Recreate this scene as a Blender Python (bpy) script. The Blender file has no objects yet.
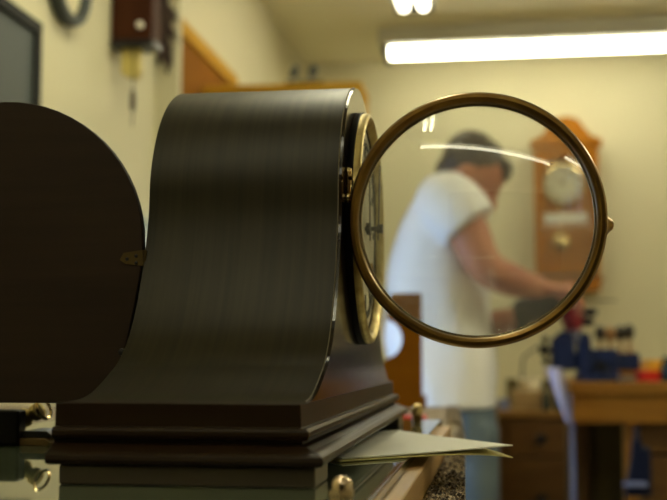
import bpy, bmesh, math, random
from mathutils import Vector, Matrix
random.seed(7)
SC = bpy.context.scene
COL = SC.collection
PI = math.pi
H = 1.0                                    # eye height of the camera above the floor
FPX = 1160.0
PITCH = math.atan(105 / FPX)
YAW = math.atan(164.5 / FPX * math.cos(PITCH))

# ------------------------------------------------------------------ helpers
_cp, _sp, _c, _s = math.cos(PITCH), math.sin(PITCH), math.cos(YAW), math.sin(YAW)
_F = Vector((-_s * _cp, _c * _cp, _sp)); _R = Vector((_c, _s, 0)); _U = Vector((_s * _sp, -_c * _sp, _cp))
def _ray(px, py):
    return _F + _R * ((px - 333.5) / FPX) + _U * ((250 - py) / FPX)
def at(px, py, Y):
    """survey of the photo: the point of the sight line lying on the plane at depth Y"""
    d = _ray(px, py); p = d * (Y / d.y); return Vector((p.x, p.y, p.z + H))
def atx(px, py, X):
    d = _ray(px, py); p = d * (X / d.x); return Vector((p.x, p.y, p.z + H))
def atz(px, py, z):
    d = _ray(px, py); p = d * ((z - H) / d.z); return Vector((p.x, p.y, p.z + H))

def world(o):
    v = Vector((0, 0, 0))
    while o: v += o.location; o = o.parent
    return v

def tag(o, label=None, cat=None, group=None, kind=None):
    if label: o['label'] = label
    if cat: o['category'] = cat
    if group: o['group'] = group
    if kind: o['kind'] = kind
    return o

def thing(name, loc, label, cat, group=None):
    o = bpy.data.objects.new(name, None); o.empty_display_size = .05
    COL.objects.link(o); o.location = loc
    return tag(o, label, cat, group)

def ob(name, bm, mat, parent=None, smooth=True, bevel=0, seg=2, angle=35, label=None):
    """link a bmesh given in world coordinates as ONE mesh object"""
    bmesh.ops.recalc_face_normals(bm, faces=bm.faces)
    xs = [v.co for v in bm.verts]
    c = Vector(((min(v.x for v in xs) + max(v.x for v in xs)) / 2, (min(v.y for v in xs) + max(v.y for v in xs)) / 2, min(v.z for v in xs)))
    for v in bm.verts: v.co -= c
    me = bpy.data.meshes.new(name); bm.to_mesh(me); bm.free()
    me.materials.append(mat)
    o = bpy.data.objects.new(name, me); COL.objects.link(o)
    if parent:
        o.parent = parent; o.location = c - world(parent)
    else: o.location = c
    if smooth:
        for p in me.polygons: p.use_smooth = True
        if bevel == 0:
            try: me.set_sharp_from_angle(angle=math.radians(angle))
            except Exception: pass
    if bevel:
        m = o.modifiers.new('bevel', 'BEVEL'); m.width = bevel; m.segments = seg; m.limit_method = 'ANGLE'; m.angle_limit = math.radians(30)
        m.harden_normals = smooth
    if label: o['label'] = label
    return o

def dup_tree(o, offset, label=None, parent=None):
    c = o.copy(); COL.objects.link(c)
    if parent: c.parent = parent
    else: c.location = o.location + Vector(offset)
    if label: c['label'] = label
    for ch in list(o.children): dup_tree(ch, (0, 0, 0), None, c)
    return c

def BM(): return bmesh.new()
def box(bm, x0, x1, y0, y1, z0, z1, M=None):
    vs = [bm.verts.new((x, y, z)) for x in (x0, x1) for y in (y0, y1) for z in (z0, z1)]
    if M:
        for v in vs: v.co = M @ v.co
    for f in ((0, 1, 3, 2), (4, 6, 7, 5), (0, 4, 5, 1), (2, 3, 7, 6), (0, 2, 6, 4), (1, 5, 7, 3)):
        bm.faces.new([vs[i] for i in f])
    return bm
def bxo(*a): return box(BM(), *a)
def prism(bm, pts, ex):
    """polygon (list of 3-vectors) extruded by vector ex"""
    ex = Vector(ex)
    a = [bm.verts.new(Vector(p)) for p in pts]; b = [bm.verts.new(Vector(p) + ex) for p in pts]
    n = len(a)
    bm.faces.new(a[::-1]); bm.faces.new(b)
    for i in range(n): bm.faces.new([a[i], a[(i + 1) % n], b[(i + 1) % n], b[i]])
    return bm
def rings(bm, rs, cap=True, close=False):
    vv = [[bm.verts.new(p) for p in r] for r in rs]
    n = len(vv[0])
    for k in range(len(vv) - (0 if close else 1)):
        a, b = vv[k], vv[(k + 1) % len(vv)]
        for i in range(n): bm.faces.new([a[i], a[(i + 1) % n], b[(i + 1) % n], b[i]])
    if cap and not close:
        bm.faces.new(vv[0][::-1]); bm.faces.new(vv[-1])
    return bm
def frame(d):
    d = Vector(d).normalized(); a = Vector((0, 0, 1)) if abs(d.z) < .9 else Vector((1, 0, 0))
    u = d.cross(a).normalized(); return u, d.cross(u).normalized()
def tube(bm, pts, rad, n=14, cap=True):
    pts = [Vector(p) for p in pts]
    if not hasattr(rad, '__len__'): rad = [rad] * len(pts)
    rs = []; u = None
    for i, p in enumerate(pts):
        d = (pts[min(i + 1, len(pts) - 1)] - pts[max(i - 1, 0)]).normalized()
        if u is None: u, v = frame(d)
        else:
            u = (u - d * u.dot(d)).normalized(); v = d.cross(u).normalized()
        rs.append([p + (u * math.cos(2 * PI * k / n) + v * math.sin(2 * PI * k / n)) * rad[i] for k in range(n)])
    return rings(bm, rs, cap)
def cyl(bm, p, q, r, n=24, r2=None): return tube(bm, [p, q], [r, r2 if r2 is not None else r], n)
def lathe(bm, c, axis, prof, n=32, close=False):
    """prof: list of (radius, height along axis)"""
    axis = Vector(axis).normalized(); u, v = frame(axis); c = Vector(c)
    rs = [[c + axis * h + (u * math.cos(2 * PI * k / n) + v * math.sin(2 * PI * k / n)) * max(r, 1e-5) for k in range(n)] for r, h in prof]
    return rings(bm, rs, cap=not close, close=close)
def ell(bm, c, r, M=None, nu=20, nv=12):
    c = Vector(c); rs = []
    for j in range(nv + 1):
        t = -PI / 2 + PI * j / nv; t = max(-PI / 2 + .03, min(PI / 2 - .03, t))
        row = []
        for k in range(nu):
            p = Vector((r[0] * math.cos(t) * math.cos(2 * PI * k / nu), r[1] * math.cos(t) * math.sin(2 * PI * k / nu), r[2] * math.sin(t)))
            row.append(c + (M @ p if M else p))
        rs.append(row)
    return rings(bm, rs)
def oval(c, u, v, a, b, n=24, pw=2.0):
    out = []
    for k in range(n):
        t = 2 * PI * k / n; ct, st = math.cos(t), math.sin(t)
        out.append(Vector(c) + Vector(u) * a * math.copysign(abs(ct) ** (2 / pw), ct) + Vector(v) * b * math.copysign(abs(st) ** (2 / pw), st))
    return out
def spline(pts, m=6):
    pts = [Vector(p) for p in pts]; out = []
    for i in range(len(pts) - 1):
        p0, p1, p2, p3 = pts[max(i - 1, 0)], pts[i], pts[i + 1], pts[min(i + 2, len(pts) - 1)]
        for k in range(m):
            t = k / m
            out.append(.5 * ((2 * p1) + (p2 - p0) * t + (2 * p0 - 5 * p1 + 4 * p2 - p3) * t * t + (3 * p1 - p0 - 3 * p2 + p3) * t ** 3))
    out.append(pts[-1]); return out
def remeshed(bm, voxel, smooth=6):
    """union of overlapping closed shapes as one continuous skin"""
    bmesh.ops.recalc_face_normals(bm, faces=bm.faces)
    me = bpy.data.meshes.new('tmp'); bm.to_mesh(me); bm.free()
    o = bpy.data.objects.new('tmp', me); COL.objects.link(o)
    m = o.modifiers.new('r', 'REMESH'); m.mode = 'VOXEL'; m.voxel_size = voxel
    s = o.modifiers.new('s', 'SMOOTH'); s.factor = .5; s.iterations = smooth
    dg = bpy.context.evaluated_depsgraph_get(); dg.update()
    me2 = bpy.data.meshes.new_from_object(o.evaluated_get(dg))
    out = bmesh.new(); out.from_mesh(me2)
    bpy.data.objects.remove(o); bpy.data.meshes.remove(me); bpy.data.meshes.remove(me2)
    return out

# ------------------------------------------------------------------ materials
def mat(name, col, rough=.5, metal=0, spec=.5, emit=None, es=1, noise=None, bump=None, coat=0, sheen=0):
    """noise=(scale_xyz, col2, detail, lo, hi): second colour mixed in by stretched noise; bump=(scale_xyz, strength, dist)"""
    m = bpy.data.materials.new(name); m.use_nodes = True
    nt = m.node_tree; b = nt.nodes['Principled BSDF']; L = nt.links
    b.inputs['Base Color'].default_value = (*col, 1); b.inputs['Roughness'].default_value = rough
    b.inputs['Metallic'].default_value = metal; b.inputs['Specular IOR Level'].default_value = spec
    b.inputs['Coat Weight'].default_value = coat; b.inputs['Sheen Weight'].default_value = sheen
    if emit:
        b.inputs['Emission Color'].default_value = (*emit, 1); b.inputs['Emission Strength'].default_value = es
    def nz(scale, detail):
        tc = nt.nodes.new('ShaderNodeTexCoord'); mp = nt.nodes.new('ShaderNodeMapping'); n = nt.nodes.new('ShaderNodeTexNoise')
        mp.inputs['Scale'].default_value = scale; n.inputs['Scale'].default_value = 1; n.inputs['Detail'].default_value = detail
        L.new(tc.outputs['Object'], mp.inputs['Vector']); L.new(mp.outputs['Vector'], n.inputs['Vector']); return n
    if noise:
        n = nz(noise[0], noise[2]); r = nt.nodes.new('ShaderNodeValToRGB')
        r.color_ramp.elements[0].position = noise[3]; r.color_ramp.elements[1].position = noise[4]
        r.color_ramp.elements[0].color = (*col, 1); r.color_ramp.elements[1].color = (*noise[1], 1)
        L.new(n.outputs['Fac'], r.inputs['Fac']); L.new(r.outputs['Color'], b.inputs['Base Color'])
    if bump:
        n = nz(bump[0], 4); bp = nt.nodes.new('ShaderNodeBump')
        bp.inputs['Strength'].default_value = bump[1]; bp.inputs['Distance'].default_value = bump[2]
        L.new(n.outputs['Fac'], bp.inputs['Height']); L.new(bp.outputs['Normal'], b.inputs['Normal'])
    return m

M = {}
M['wall'] = mat('painted_wall', (.66, .615, .42), .75, noise=((2, 2, 2), (.64, .595, .405), 3, .35, .7), bump=((60, 60, 60), .08, .002))
M['ceiling'] = mat('painted_ceiling', (.84, .80, .60), .85, bump=((40, 40, 40), .1, .002))
M['floor'] = mat('floor_vinyl', (.40, .35, .25), .5, noise=((5, 5, 5), (.33, .29, .20), 4, .3, .7))
M['case'] = mat('ebonised_mahogany', (.024, .0205, .0115), .38, spec=.15, noise=((260, 6, 6), (.036, .030, .015), 3, .35, .7), bump=((300, 9, 9), .035, .0004))
M['case_front'] = mat('varnished_mahogany', (.009, .005, .003), .12, spec=.35, noise=((8, 8, 120), (.018, .010, .005), 3, .35, .7))
M['base_wood'] = mat('varnished_dark_moulding', (.018, .009, .004), .34, spec=.12, noise=((8, 8, 90), (.024, .014, .006), 3, .3, .7))
M['door_wood'] = mat('dark_door_veneer', (.020, .0105, .0055), .55, spec=.25, noise=((6, 6, 110), (.030, .016, .008), 4, .35, .7))
M['foot'] = mat('foot_block', (.07, .055, .035), .3, spec=.5)
M['brass'] = mat('aged_brass', (.24, .14, .035), .30, 1, noise=((60, 60, 60), (.17, .095, .030), 3, .4, .7))
M['brass_bright'] = mat('bright_brass', (.72, .55, .28), .18, 1)
M['brass_pale'] = mat('worn_silvered_brass', (.50, .40, .17), .42, 1, noise=((90, 90, 90), (.30, .22, .08), 4, .45, .7))
M['copper'] = mat('nickel_brass', (.74, .58, .42), .14, 1)
M['dial'] = mat('dial_paint', (.62, .57, .42), .5, noise=((50, 50, 50), (.52, .46, .31), 4, .45, .75))
M['black'] = mat('black_plastic', (.006, .006, .006), .5, spec=.25)
M['black_metal'] = mat('blued_steel', (.02, .02, .022), .35, .6)
M['steel'] = mat('steel', (.45, .45, .44), .3, 1)
M['grey_paint'] = mat('grey_enamel', (.58, .57, .48), .5)
M['tube'] = mat('fluorescent_tube', (.9, .9, .8), .4, emit=(1, .94, .70), es=8.5)
M['tube_front'] = mat('bright_fluorescent_tube', (.9, .9, .8), .4, emit=(1, .95, .68), es=18.5)
M['tube_mid'] = mat('new_fluorescent_tube', (.9, .9, .8), .4, emit=(1, .95, .68), es=17)
M['tube_twin'] = mat('near_fluorescent_tube', (.9, .9, .8), .4, emit=(1, .95, .68), es=13)
M['tube_fill'] = mat('right_fill_tube', (.9, .9, .8), .4, emit=(1, .95, .68), es=42)
M['rear'] = mat('dark_rear_wall', (.10, .075, .045), .8, noise=((3, 3, 12), (.07, .05, .03), 3, .3, .7))  # unseen wall coloured dark so the clock shell reflects a dim room
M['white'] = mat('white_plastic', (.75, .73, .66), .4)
M['board'] = mat('pale_pine_edge', (.50, .30, .11), .45, noise=((90, 5, 90), (.38, .21, .07), 4, .3, .7))
M['card_white'] = mat('white_card', (.86, .86, .80), .7)
M['card_yellow'] = mat('yellow_card', (.74, .66, .27), .7)
M['orange_wood'] = mat('orange_pine', (.56, .31, .022), .75, spec=.15, noise=((4, 4, 30), (.48, .25, .016), 3, .3, .7))
M['orange_dark'] = mat('orange_brown_veneer', (.27, .105, .005), .8, spec=.08, noise=((4, 4, 24), (.24, .09, .004), 3, .3, .7))
M['oak_clock'] = mat('honey_oak', (.38, .145, .008), .55, spec=.12, noise=((60, 60, 7), (.31, .11, .006), 4, .3, .7))
M['oak_dark'] = mat('clock_backboard', (.34, .13, .014), .5, spec=.2)
M['bench'] = mat('bench_timber', (.27, .115, .008), .55, spec=.3, noise=((6, 50, 50), (.21, .08, .005), 4, .35, .7))
M['drawer'] = mat('brown_drawer_veneer', (.115, .052, .007), .55, spec=.3, noise=((6, 40, 40), (.09, .038, .005), 4, .3, .7))
M['drawer_top'] = mat('drawer_top_wood', (.24, .12, .02), .55, spec=.3)
M['redbrown'] = mat('red_mahogany', (.058, .018, .006), .6, spec=.08, noise=((30, 30, 6), (.042, .013, .005), 3, .3, .7))
M['carved'] = mat('carved_dark_walnut', (.055, .030, .025), .6)
M['yellow'] = mat('yellow_plastic', (.62, .50, .14), .5)
M['screen'] = mat('grey_blue_screen', (.075, .088, .088), .5, spec=.2)
M['bezel'] = mat('charcoal_bezel', (.010, .011, .010), .6, spec=.2)
M['ringgrey'] = mat('slate_grey_rim', (.035, .045, .045), .5)
M['face_cream'] = mat('cream_clock_face', (.66, .60, .40), .6)
M['vise'] = mat('blue_hammered_enamel', (.010, .020, .075), .5, spec=.25, noise=((50, 50, 50), (.007, .014, .055), 3, .3, .7))
M['red'] = mat('red_plastic', (.62, .015, .012), .4)
M['red_dark'] = mat('dark_red_enamel', (.22, .012, .022), .4)
M['orange_pl'] = mat('orange_yellow_plastic', (.75, .36, .03), .4)
M['green_dk'] = mat('dark_green_glass', (.012, .028, .018), .25)
M['blue_dk'] = mat('dark_blue_plastic', (.006, .009, .026), .5, spec=.2)
M['blue_pale'] = mat('pale_blue_plastic', (.16, .19, .36), .5)
M['lilac'] = mat('lilac_cloth', (.55, .53, .72), .85)
M['tan'] = mat('tan_card', (.36, .24, .10), .7)
M['olive'] = mat('olive_card', (.13, .10, .035), .8)
M['cream'] = mat('cream_plastic', (.93, .90, .78), .5)
M['skin'] = mat('skin', (.42, .165, .085), .55, spec=.3, noise=((9, 9, 9), (.36, .125, .065), 3, .4, .65))
M['hair'] = mat('dark_brown_hair', (.050, .032, .018), .55, noise=((90, 90, 20), (.028, .017, .010), 3, .35, .65), bump=((120, 120, 25), .6, .004))
M['shirt'] = mat('white_cotton', (.80, .79, .77), .9, bump=((14, 14, 5), .35, .02))
M['jeans'] = mat('blue_denim', (.090, .125, .150), .9, noise=((14, 14, 10), (.125, .16, .18), 4, .35, .7))
M['eye'] = mat('eye', (.6, .58, .52), .2)
M['shoe'] = mat('brown_shoe', (.05, .035, .025), .5)
M['drill'] = mat('dark_grey_tool', (.009, .010, .012), .55, spec=.2)
M['knob_dark'] = mat('dark_tool_knob', (.022, .018, .012), .3)
M['amber'] = mat('amber_handle', (.30, .15, .05), .35)

def carpet_mat():
    m = mat('speckled_brown_carpet', (.10, .068, .045), .95, sheen=.2)
    nt = m.node_tree; b = nt.nodes['Principled BSDF']; L = nt.links
    tc = nt.nodes.new('ShaderNodeTexCoord'); v = nt.nodes.new('ShaderNodeTexVoronoi'); v.inputs['Scale'].default_value = 420
    r = nt.nodes.new('ShaderNodeValToRGB'); e = r.color_ramp.elements
    e[0].position = .15; e[0].color = (.035, .022, .012, 1); e[1].position = .85; e[1].color = (.62, .50, .34, 1)
    x = r.color_ramp.elements.new(.5); x.color = (.17, .115, .07, 1)
    sep = nt.nodes.new('ShaderNodeSeparateColor'); L.new(tc.outputs['Object'], v.inputs['Vector']); L.new(v.outputs['Color'], sep.inputs['Color'])
    L.new(sep.outputs['Red'], r.inputs['Fac']); L.new(r.outputs['Color'], b.inputs['Base Color'])
    bp = nt.nodes.new('ShaderNodeBump'); bp.inputs['Strength'].default_value = .8; bp.inputs['Distance'].default_value = .003
    L.new(v.outputs['Distance'], bp.inputs['Height']); L.new(bp.outputs['Normal'], b.inputs['Normal'])
    return m
M['carpet'] = carpet_mat()

def glass_mat(name, tint, f0, rough=.0, dust=0):
    """clear thin glass: straight transmission plus a Fresnel reflection (same for every ray)"""
    m = bpy.data.materials.new(name); m.use_nodes = True; nt = m.node_tree; L = nt.links
    nt.nodes.remove(nt.nodes['Principled BSDF']); out = nt.nodes['Material Output']
    t = nt.nodes.new('ShaderNodeBsdfTransparent'); t.inputs['Color'].default_value = (*tint, 1)
    g = nt.nodes.new('ShaderNodeBsdfGlossy'); g.inputs['Roughness'].default_value = rough
    lw = nt.nodes.new('ShaderNodeLayerWeight'); lw.inputs['Blend'].default_value = .5
    pw = nt.nodes.new('ShaderNodeMath'); pw.operation = 'POWER'; pw.inputs[1].default_value = 5
    ma = nt.nodes.new('ShaderNodeMath'); ma.operation = 'MULTIPLY_ADD'; ma.inputs[1].default_value = 1 - f0; ma.inputs[2].default_value = f0
    mx = nt.nodes.new('ShaderNodeMixShader')
    if dust:
        tc = nt.nodes.new('ShaderNodeTexCoord'); nz = nt.nodes.new('ShaderNodeTexNoise'); nz.inputs['Scale'].default_value = 700; nz.inputs['Detail'].default_value = 1
        rp = nt.nodes.new('ShaderNodeValToRGB'); e = rp.color_ramp.elements
        e[0].position = .74; e[0].color = (dust, dust, dust, 1); e[1].position = .84; e[1].color = (.22, .22, .22, 1)
        df = nt.nodes.new('ShaderNodeBsdfTranslucent'); df.inputs['Color'].default_value = (.85, .83, .75, 1)
        d2 = nt.nodes.new('ShaderNodeMixShader')
        L.new(tc.outputs['Object'], nz.inputs['Vector']); L.new(nz.outputs['Fac'], rp.inputs['Fac']); L.new(rp.outputs['Color'], d2.inputs['Fac'])
        L.new(t.outputs[0], d2.inputs[1]); L.new(df.outputs[0], d2.inputs[2]); t = d2
    L.new(lw.outputs['Facing'], pw.inputs[0]); L.new(pw.outputs[0], ma.inputs[0]); L.new(ma.outputs[0], mx.inputs['Fac'])
    L.new(t.outputs[0], mx.inputs[1]); L.new(g.outputs[0], mx.inputs[2]); L.new(mx.outputs[0], out.inputs['Surface'])
    return m
M['glass'] = glass_mat('clear_dome_glass', (.985, .99, .985), .052, dust=.022)
M['pane'] = glass_mat('clock_door_glass', (.97, .97, .95), .012)
M['plate'] = mat('green_tinted_glass', (.085, .105, .065), .03, spec=.8)

# ------------------------------------------------------------------ room
XL, XR_, YB, YF, CEIL = -.87, 2.5, 5.15, -3.6, H + 1.33
def struct(name, bm, m, **k):
    o = ob(name, bm, m, smooth=False, **k); o['kind'] = 'structure'; return o
struct('floor', bxo(XL - .1, XR_ + .1, YF - .1, YB + .1, -.1, 0), M['floor'])
struct('ceiling', bxo(XL - .1, XR_ + .1, YF - .1, YB + .1, CEIL, CEIL + .1), M['ceiling'])
struct('wall_back', bxo(XL - .1, XR_ + .1, YB, YB + .1, 0, CEIL), M['wall'])
struct('wall_right', bxo(XR_, XR_ + .1, YF, YB, 0, CEIL), M['wall'])
struct('wall_rear', bxo(XL - .1, XR_ + .1, YF - .1, YF, 0, CEIL), M['rear'])
# left wall with a window opening beside the bench (outside the frame) and a shallow pier further on
wy0, wy1, wz0, wz1 = 2.30, 2.84, H - .25, H + .34
bm = BM()
box(bm, XL - .1, XL, YF, wy0, 0, CEIL); box(bm, XL - .1, XL, wy1, YB, 0, CEIL)
box(bm, XL - .1, XL, wy0, wy1, 0, wz0); box(bm, XL - .1, XL, wy0, wy1, wz1, CEIL)
struct('wall_left', bm, M['wall'])
struct('trim_1', bxo(XL, XL + .062, 2.86, 2.885, 0, CEIL), M['wall'])
bm = BM()
for a in ((wy0, wy1, wz0, wz0 + .04), (wy0, wy1, wz1 - .04, wz1), (wy0, wy0 + .04, wz0 + .04, wz1 - .04), (wy1 - .04, wy1, wz0 + .04, wz1 - .04), ((wy0 + wy1) / 2 - .015, (wy0 + wy1) / 2 + .015, wz0 + .04, wz1 - .04)):
    box(bm, XL - .07, XL - .03, *a)
win = struct('window_1', bm, M['white'])
ob('pane', bxo(XL - .052, XL - .048, wy0 + .04, wy1 - .04, wz0 + .04, wz1 - .04), M['pane'], win)
struct('baseboard_back', bxo(XL, XR_, YB - .015, YB, 0, .09), M['drawer'])

# ------------------------------------------------------------------ ceiling lights
def tube_fixture(name_at, length, rot, label, tm='tube', rad=.019, gap=.075, drop=.085, two=True, body_h=.05, body_w=.16):
    x, y, ztop = name_at
    r = thing('fluorescent_light', (x, y, ztop - drop - rad), label, 'ceiling light', 'fluorescent lights under the ceiling')
    R = Matrix.Translation((x, y, 0)) @ Matrix.Rotation(rot, 4, 'Z')
    h = length / 2
    b = box(BM(), -h - .03, h + .03, -body_w / 2, body_w / 2, ztop - body_h, ztop, R)
    ob('housing', b, M['grey_paint'], r, bevel=.006)
    for s in (-1, 1):
        b = box(BM(), s * h - .012, s * h + .012, -body_w / 2 + .01, body_w / 2 - .01, ztop - drop - rad, ztop - body_h + .002, R)
        ob('lamp_holder', b, M['black'], r, bevel=.004)
    for q in ((-gap / 2, gap / 2) if two else (0,)):
        b = BM(); cyl(b, R @ Vector((-h + .01, q, ztop - drop)), R @ Vector((h - .01, q, ztop - drop)), rad)
        ob('tube', b, M[tm], r)
    return r
pa = at(385, 50, 4.70); 
tube_fixture((pa.x + .66, 4.70, CEIL), 1.30, 0, 'long horizontal fluorescent light on the ceiling by the back wall', 'tube_front', rad=.040, two=False, drop=pa.z * 0 + CEIL - pa.z, body_h=.07, body_w=.2)
pb = at(414, 8, 4.15)
tube_fixture((pb.x, 4.15 - .62, CEIL), 1.22, PI / 2, 'twin-tube fluorescent light seen end-on at top edge of photo', 'tube', rad=.019, gap=.072, drop=CEIL - pb.z)
tube_fixture((.19, -1.165, CEIL), 1.97, math.radians(-15.6), 'eight foot fluorescent light behind the camera', two=False, drop=.08, rad=.022)
tube_fixture((-.413, -.158, CEIL), .90, PI / 2 - .322, 'twin fluorescent light on the ceiling above the camera', 'tube_twin', drop=.08)
tube_fixture((1.47, -1.18, CEIL), .58, math.radians(-24), 'short fluorescent light behind the camera on the right', two=False, drop=.08, rad=.022)
tube_fixture((1.45, 2.6, CEIL), 1.22, PI / 2, 'added unseen fill light on the right side of the ceiling', 'tube_fill', drop=.08)  # added, out of view; brightens the right of the room and the person
tube_fixture((-.27, 1.75, CEIL), 1.22, PI / 2, 'fluorescent light over the middle of the room', 'tube_mid', drop=.08)

# ------------------------------------------------------------------ carpeted bench with glass-topped board
BZ = H - .085
bench = thing('carpeted_workbench', (-.45, 1.05, 0), 'near workbench topped with speckled brown carpet', 'workbench')
def slab(z0, z1, d):
    p = [(XL + .005, .2), (-.020 - d, .2), (-.020 - d, .7), (-.036 - d, 1.26), (-.064 - d, 1.93 - d), (XL + .005, 1.93 - d)]
    return prism(BM(), [Vector((x, y, z0)) for x, y in p], (0, 0, z1 - z0))
ob('bench_top', slab(BZ - .05, BZ - .006, .012), M['bench'], bench, bevel=.003)
ob('carpet', slab(BZ - .006, BZ, 0), M['carpet'], bench, bevel=.0025)
rnd = random.Random(3); b = BM(); ny, nx = 640, 16; g = []
for i in range(ny + 1):
    y = .46 + (1.90 - .46) * i / ny
    e = -.020 if y < .7 else (-.020 - .016 * (y - .7) / .56 if y < 1.26 else -.036 - .028 * (y - 1.26) / .67)
    g.append([b.verts.new((-.0435 + (e - .0005 + .0435) * j / nx if e > -.0430 else e - .02 + .0195 * j / nx, y + rnd.uniform(-.0007, .0007), BZ + .0002 + (rnd.random() ** 1.5) * .0042)) for j in range(nx + 1)])
for i in range(ny):
    for j in range(nx): b.faces.new([g[i][j], g[i][j + 1], g[i + 1][j + 1], g[i + 1][j]])
pile = ob('carpet_pile', b, M['carpet'], bench, smooth=False); pile['kind'] = 'stuff'
for x in (-.82, -.12):
    for y in (.26, 1.86): ob('leg', bxo(x - .03, x + .03, y - .03, y + .03, 0, BZ - .05), M['bench'], bench, bevel=.003)
GZ = H - .0602
brd = thing('display_board', (-.2, .74, BZ), 'glass-topped pale wooden board under the mantel clock', 'board')
ob('wooden_board', bxo(-.42, -.0445, .44, 1.105, BZ, GZ - .006), M['board'], brd, bevel=.0015)
ob('glass_top', bxo(-.41, -.053, .445, 1.098, GZ - .006, GZ), M['plate'], brd, bevel=.001)
def acorn(x, y, m, GZ=GZ):
    b = BM(); lathe(b, (x, y, GZ), (0, 0, 1), [(.0052, 0), (.0052, .0015), (.0058, .002), (.0058, .0045)], 6)
    lathe(b, (x, y, GZ + .0045), (0, 0, 1), [(.0046, 0), (.0046, .001), (.0044, .0028), (.0036, .0044), (.0022, .0054), (.0005, .0058)], 20)
    return ob('acorn_nut', b, m, brd, angle=40)
acorn(-.0652, .486, M['copper']); acorn(-.0740, 1.070, M['brass_bright'], GZ + .006)
b = BM(); cyl(b, (-.0740, 1.070, GZ), (-.0740, 1.070, GZ + .006), .0046, 18); ob('stud', b, M['brass'], brd)

# ------------------------------------------------------------------ mantel clock
XFc, XBk, YC, ZC = -.0925, -.2078, .770, H + .081
clock = thing('mantel_clock', (-.15, YC, GZ), 'dark tambour mantel clock with back and glass front swung open', 'clock')
half = [(.770, .1782), (.7545, .1768), (.738, .1728), (.721, .1655), (.706, .1555), (.692, .1415), (.6815, .1245), (.6755, .107), (.6728, .0817), (.6655, .0567), (.6545, .0325), (.640, .0115), (.622, -.0030), (.608, -.0092), (.595, -.0142), (.581, -.0188), (.568, -.0214), (.555, -.0224), (.534, -.0227)]
near = spline([(0, y, H + z) for y, z in half], 5)
prof = [(p.y, p.z) for p in near][::-1]
prof += [(2 * YC - y, z) for y, z in prof[::-1][1:]]
sb = H - .0228
# shell: the bent veneer over the case, a thin skin with thickness
def inset(pr, d):
    out = []
    for i, (y, z) in enumerate(pr):
        a = pr[max(i - 1, 0)]; b = pr[min(i + 1, len(pr) - 1)]
        ty, tz = b[0] - a[0], b[1] - a[1]; l = math.hypot(ty, tz)
        out.append((y + tz / l * d, z - ty / l * d))
    return out
inn = inset(prof, .005)
b = BM()
rs = []
for (y, z), (yi, zi) in zip(prof, inn):
    zi = max(zi, sb)
    rs.append([Vector((XBk, y, z)), Vector((XFc, y, z)), Vector((XFc, yi, zi)), Vector((XBk, yi, zi))])
rings(b, rs)
ob('case_shell', b, M['case'], clock, bevel=.0009, seg=2)
poly = [Vector((XFc + .0002, y, z)) for y, z in inset(prof, .0003) if z > sb + .0001]
poly = [Vector((XFc + .0002, poly[0].y, sb))] + poly + [Vector((XFc + .0002, poly[-1].y, sb))]
b = BM(); prism(b, poly, (.0020, 0, 0)); ob('front_panel', b, M['case_front'], clock, smooth=False)
M['pale_edge'] = mat('pale_wood_edge', (.16, .135, .085), .3)  # paler tone for a thin line along the front seam
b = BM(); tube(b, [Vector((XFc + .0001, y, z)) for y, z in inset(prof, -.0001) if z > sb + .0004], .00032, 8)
ob('edge_line', b, M['pale_edge'], clock)
# base: profile swept round the two ends and the front
L0, L1 = .5345, 2 * YC - .5345
basep = [(.000, -.0226), (.002, -.0228), (.0022, -.0335), (.0052, -.0338), (.0066, -.0352), (.0068, -.0372), (.0058, -.0390), (.0030, -.0397), (.0028, -.0412), (.0052, -.0420), (.0085, -.0436), (.0118, -.0446), (.0140, -.0462), (.0146, -.0482), (.0136, -.0500), (.0112, -.0508), (.0, -.0510)]
xf = -.0925
rs = []
for d, z in basep:
    z += H
    rs.append([Vector((XBk - .001, L0 - d, z)), Vector((xf + d, L0 - d, z)), Vector((xf + d, L1 + d, z)), Vector((XBk - .001, L1 + d, z))])
b = BM(); rings(b, rs); ob('base_moulding', b, M['base_wood'], clock, bevel=.0004, seg=1)
for y in (L0 - .0095, L1 + .0095 - .04):
    ob('foot', bxo(XBk + .004, -.0825, y, y + .04, GZ, H - .0509), M['foot'], clock, bevel=.0012)
# dial seat ring, dial, markers, hands
def ringlathe(pr, c, ax, n=96):
    b = BM(); lathe(b, c, ax, pr, n, close=True); return b
dc = Vector((XFc + .0022, YC, H + .0843))
b = BM(); lathe(b, dc, (1, 0, 0), [(.0690, 0), (.0772, 0), (.0776, .0008), (.0776, .0038), (.0690, .0038)], 96, close=True)
ob('bezel_dark_side', b, M['black'], clock)  # black band stands in for the dark reflection on the bezel's side wall
bez = ob('dial_bezel', ringlathe([(.0690, .0038), (.0768, .0038), (.0768, .0060), (.0758, .0080), (.0742, .0086), (.0724, .0078), (.0702, .0050), (.0690, .0030)], dc, (1, 0, 0)), M['brass_pale'], clock)
b = BM(); lathe(b, dc, (1, 0, 0), [(.0685, .0001), (.0685, .0025), (.030, .0030), (.0005, .0030)], 64)
dial = ob('dial', b, M['dial'], clock)
b = BM()
for k in range(60):
    a = 2 * PI * k / 60; big = k % 5 == 0
    r0, r1, w = (.044, .056, .0022) if big else (.0585, .0605, .0005)
    T = Matrix.Translation(dc + Vector((.0031, 0, 0))) @ Matrix.Rotation(-a, 4, 'X')
    box(b, 0, .0003, -w, w, r0, r1, T)
lathe(b, dc + Vector((.0031, 0, 0)), (1, 0, 0), [(.0600, 0), (.0606, 0), (.0606, .0003), (.0600, .0003)], 72, close=True)
lathe(b, dc + Vector((.0031, 0, 0)), (1, 0, 0), [(.0555, 0), (.0588, 0), (.0588, .0001), (.0555, .0001)], 72, close=True)
ob('hour_markers', b, M['black'], dial, smooth=False)
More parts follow.
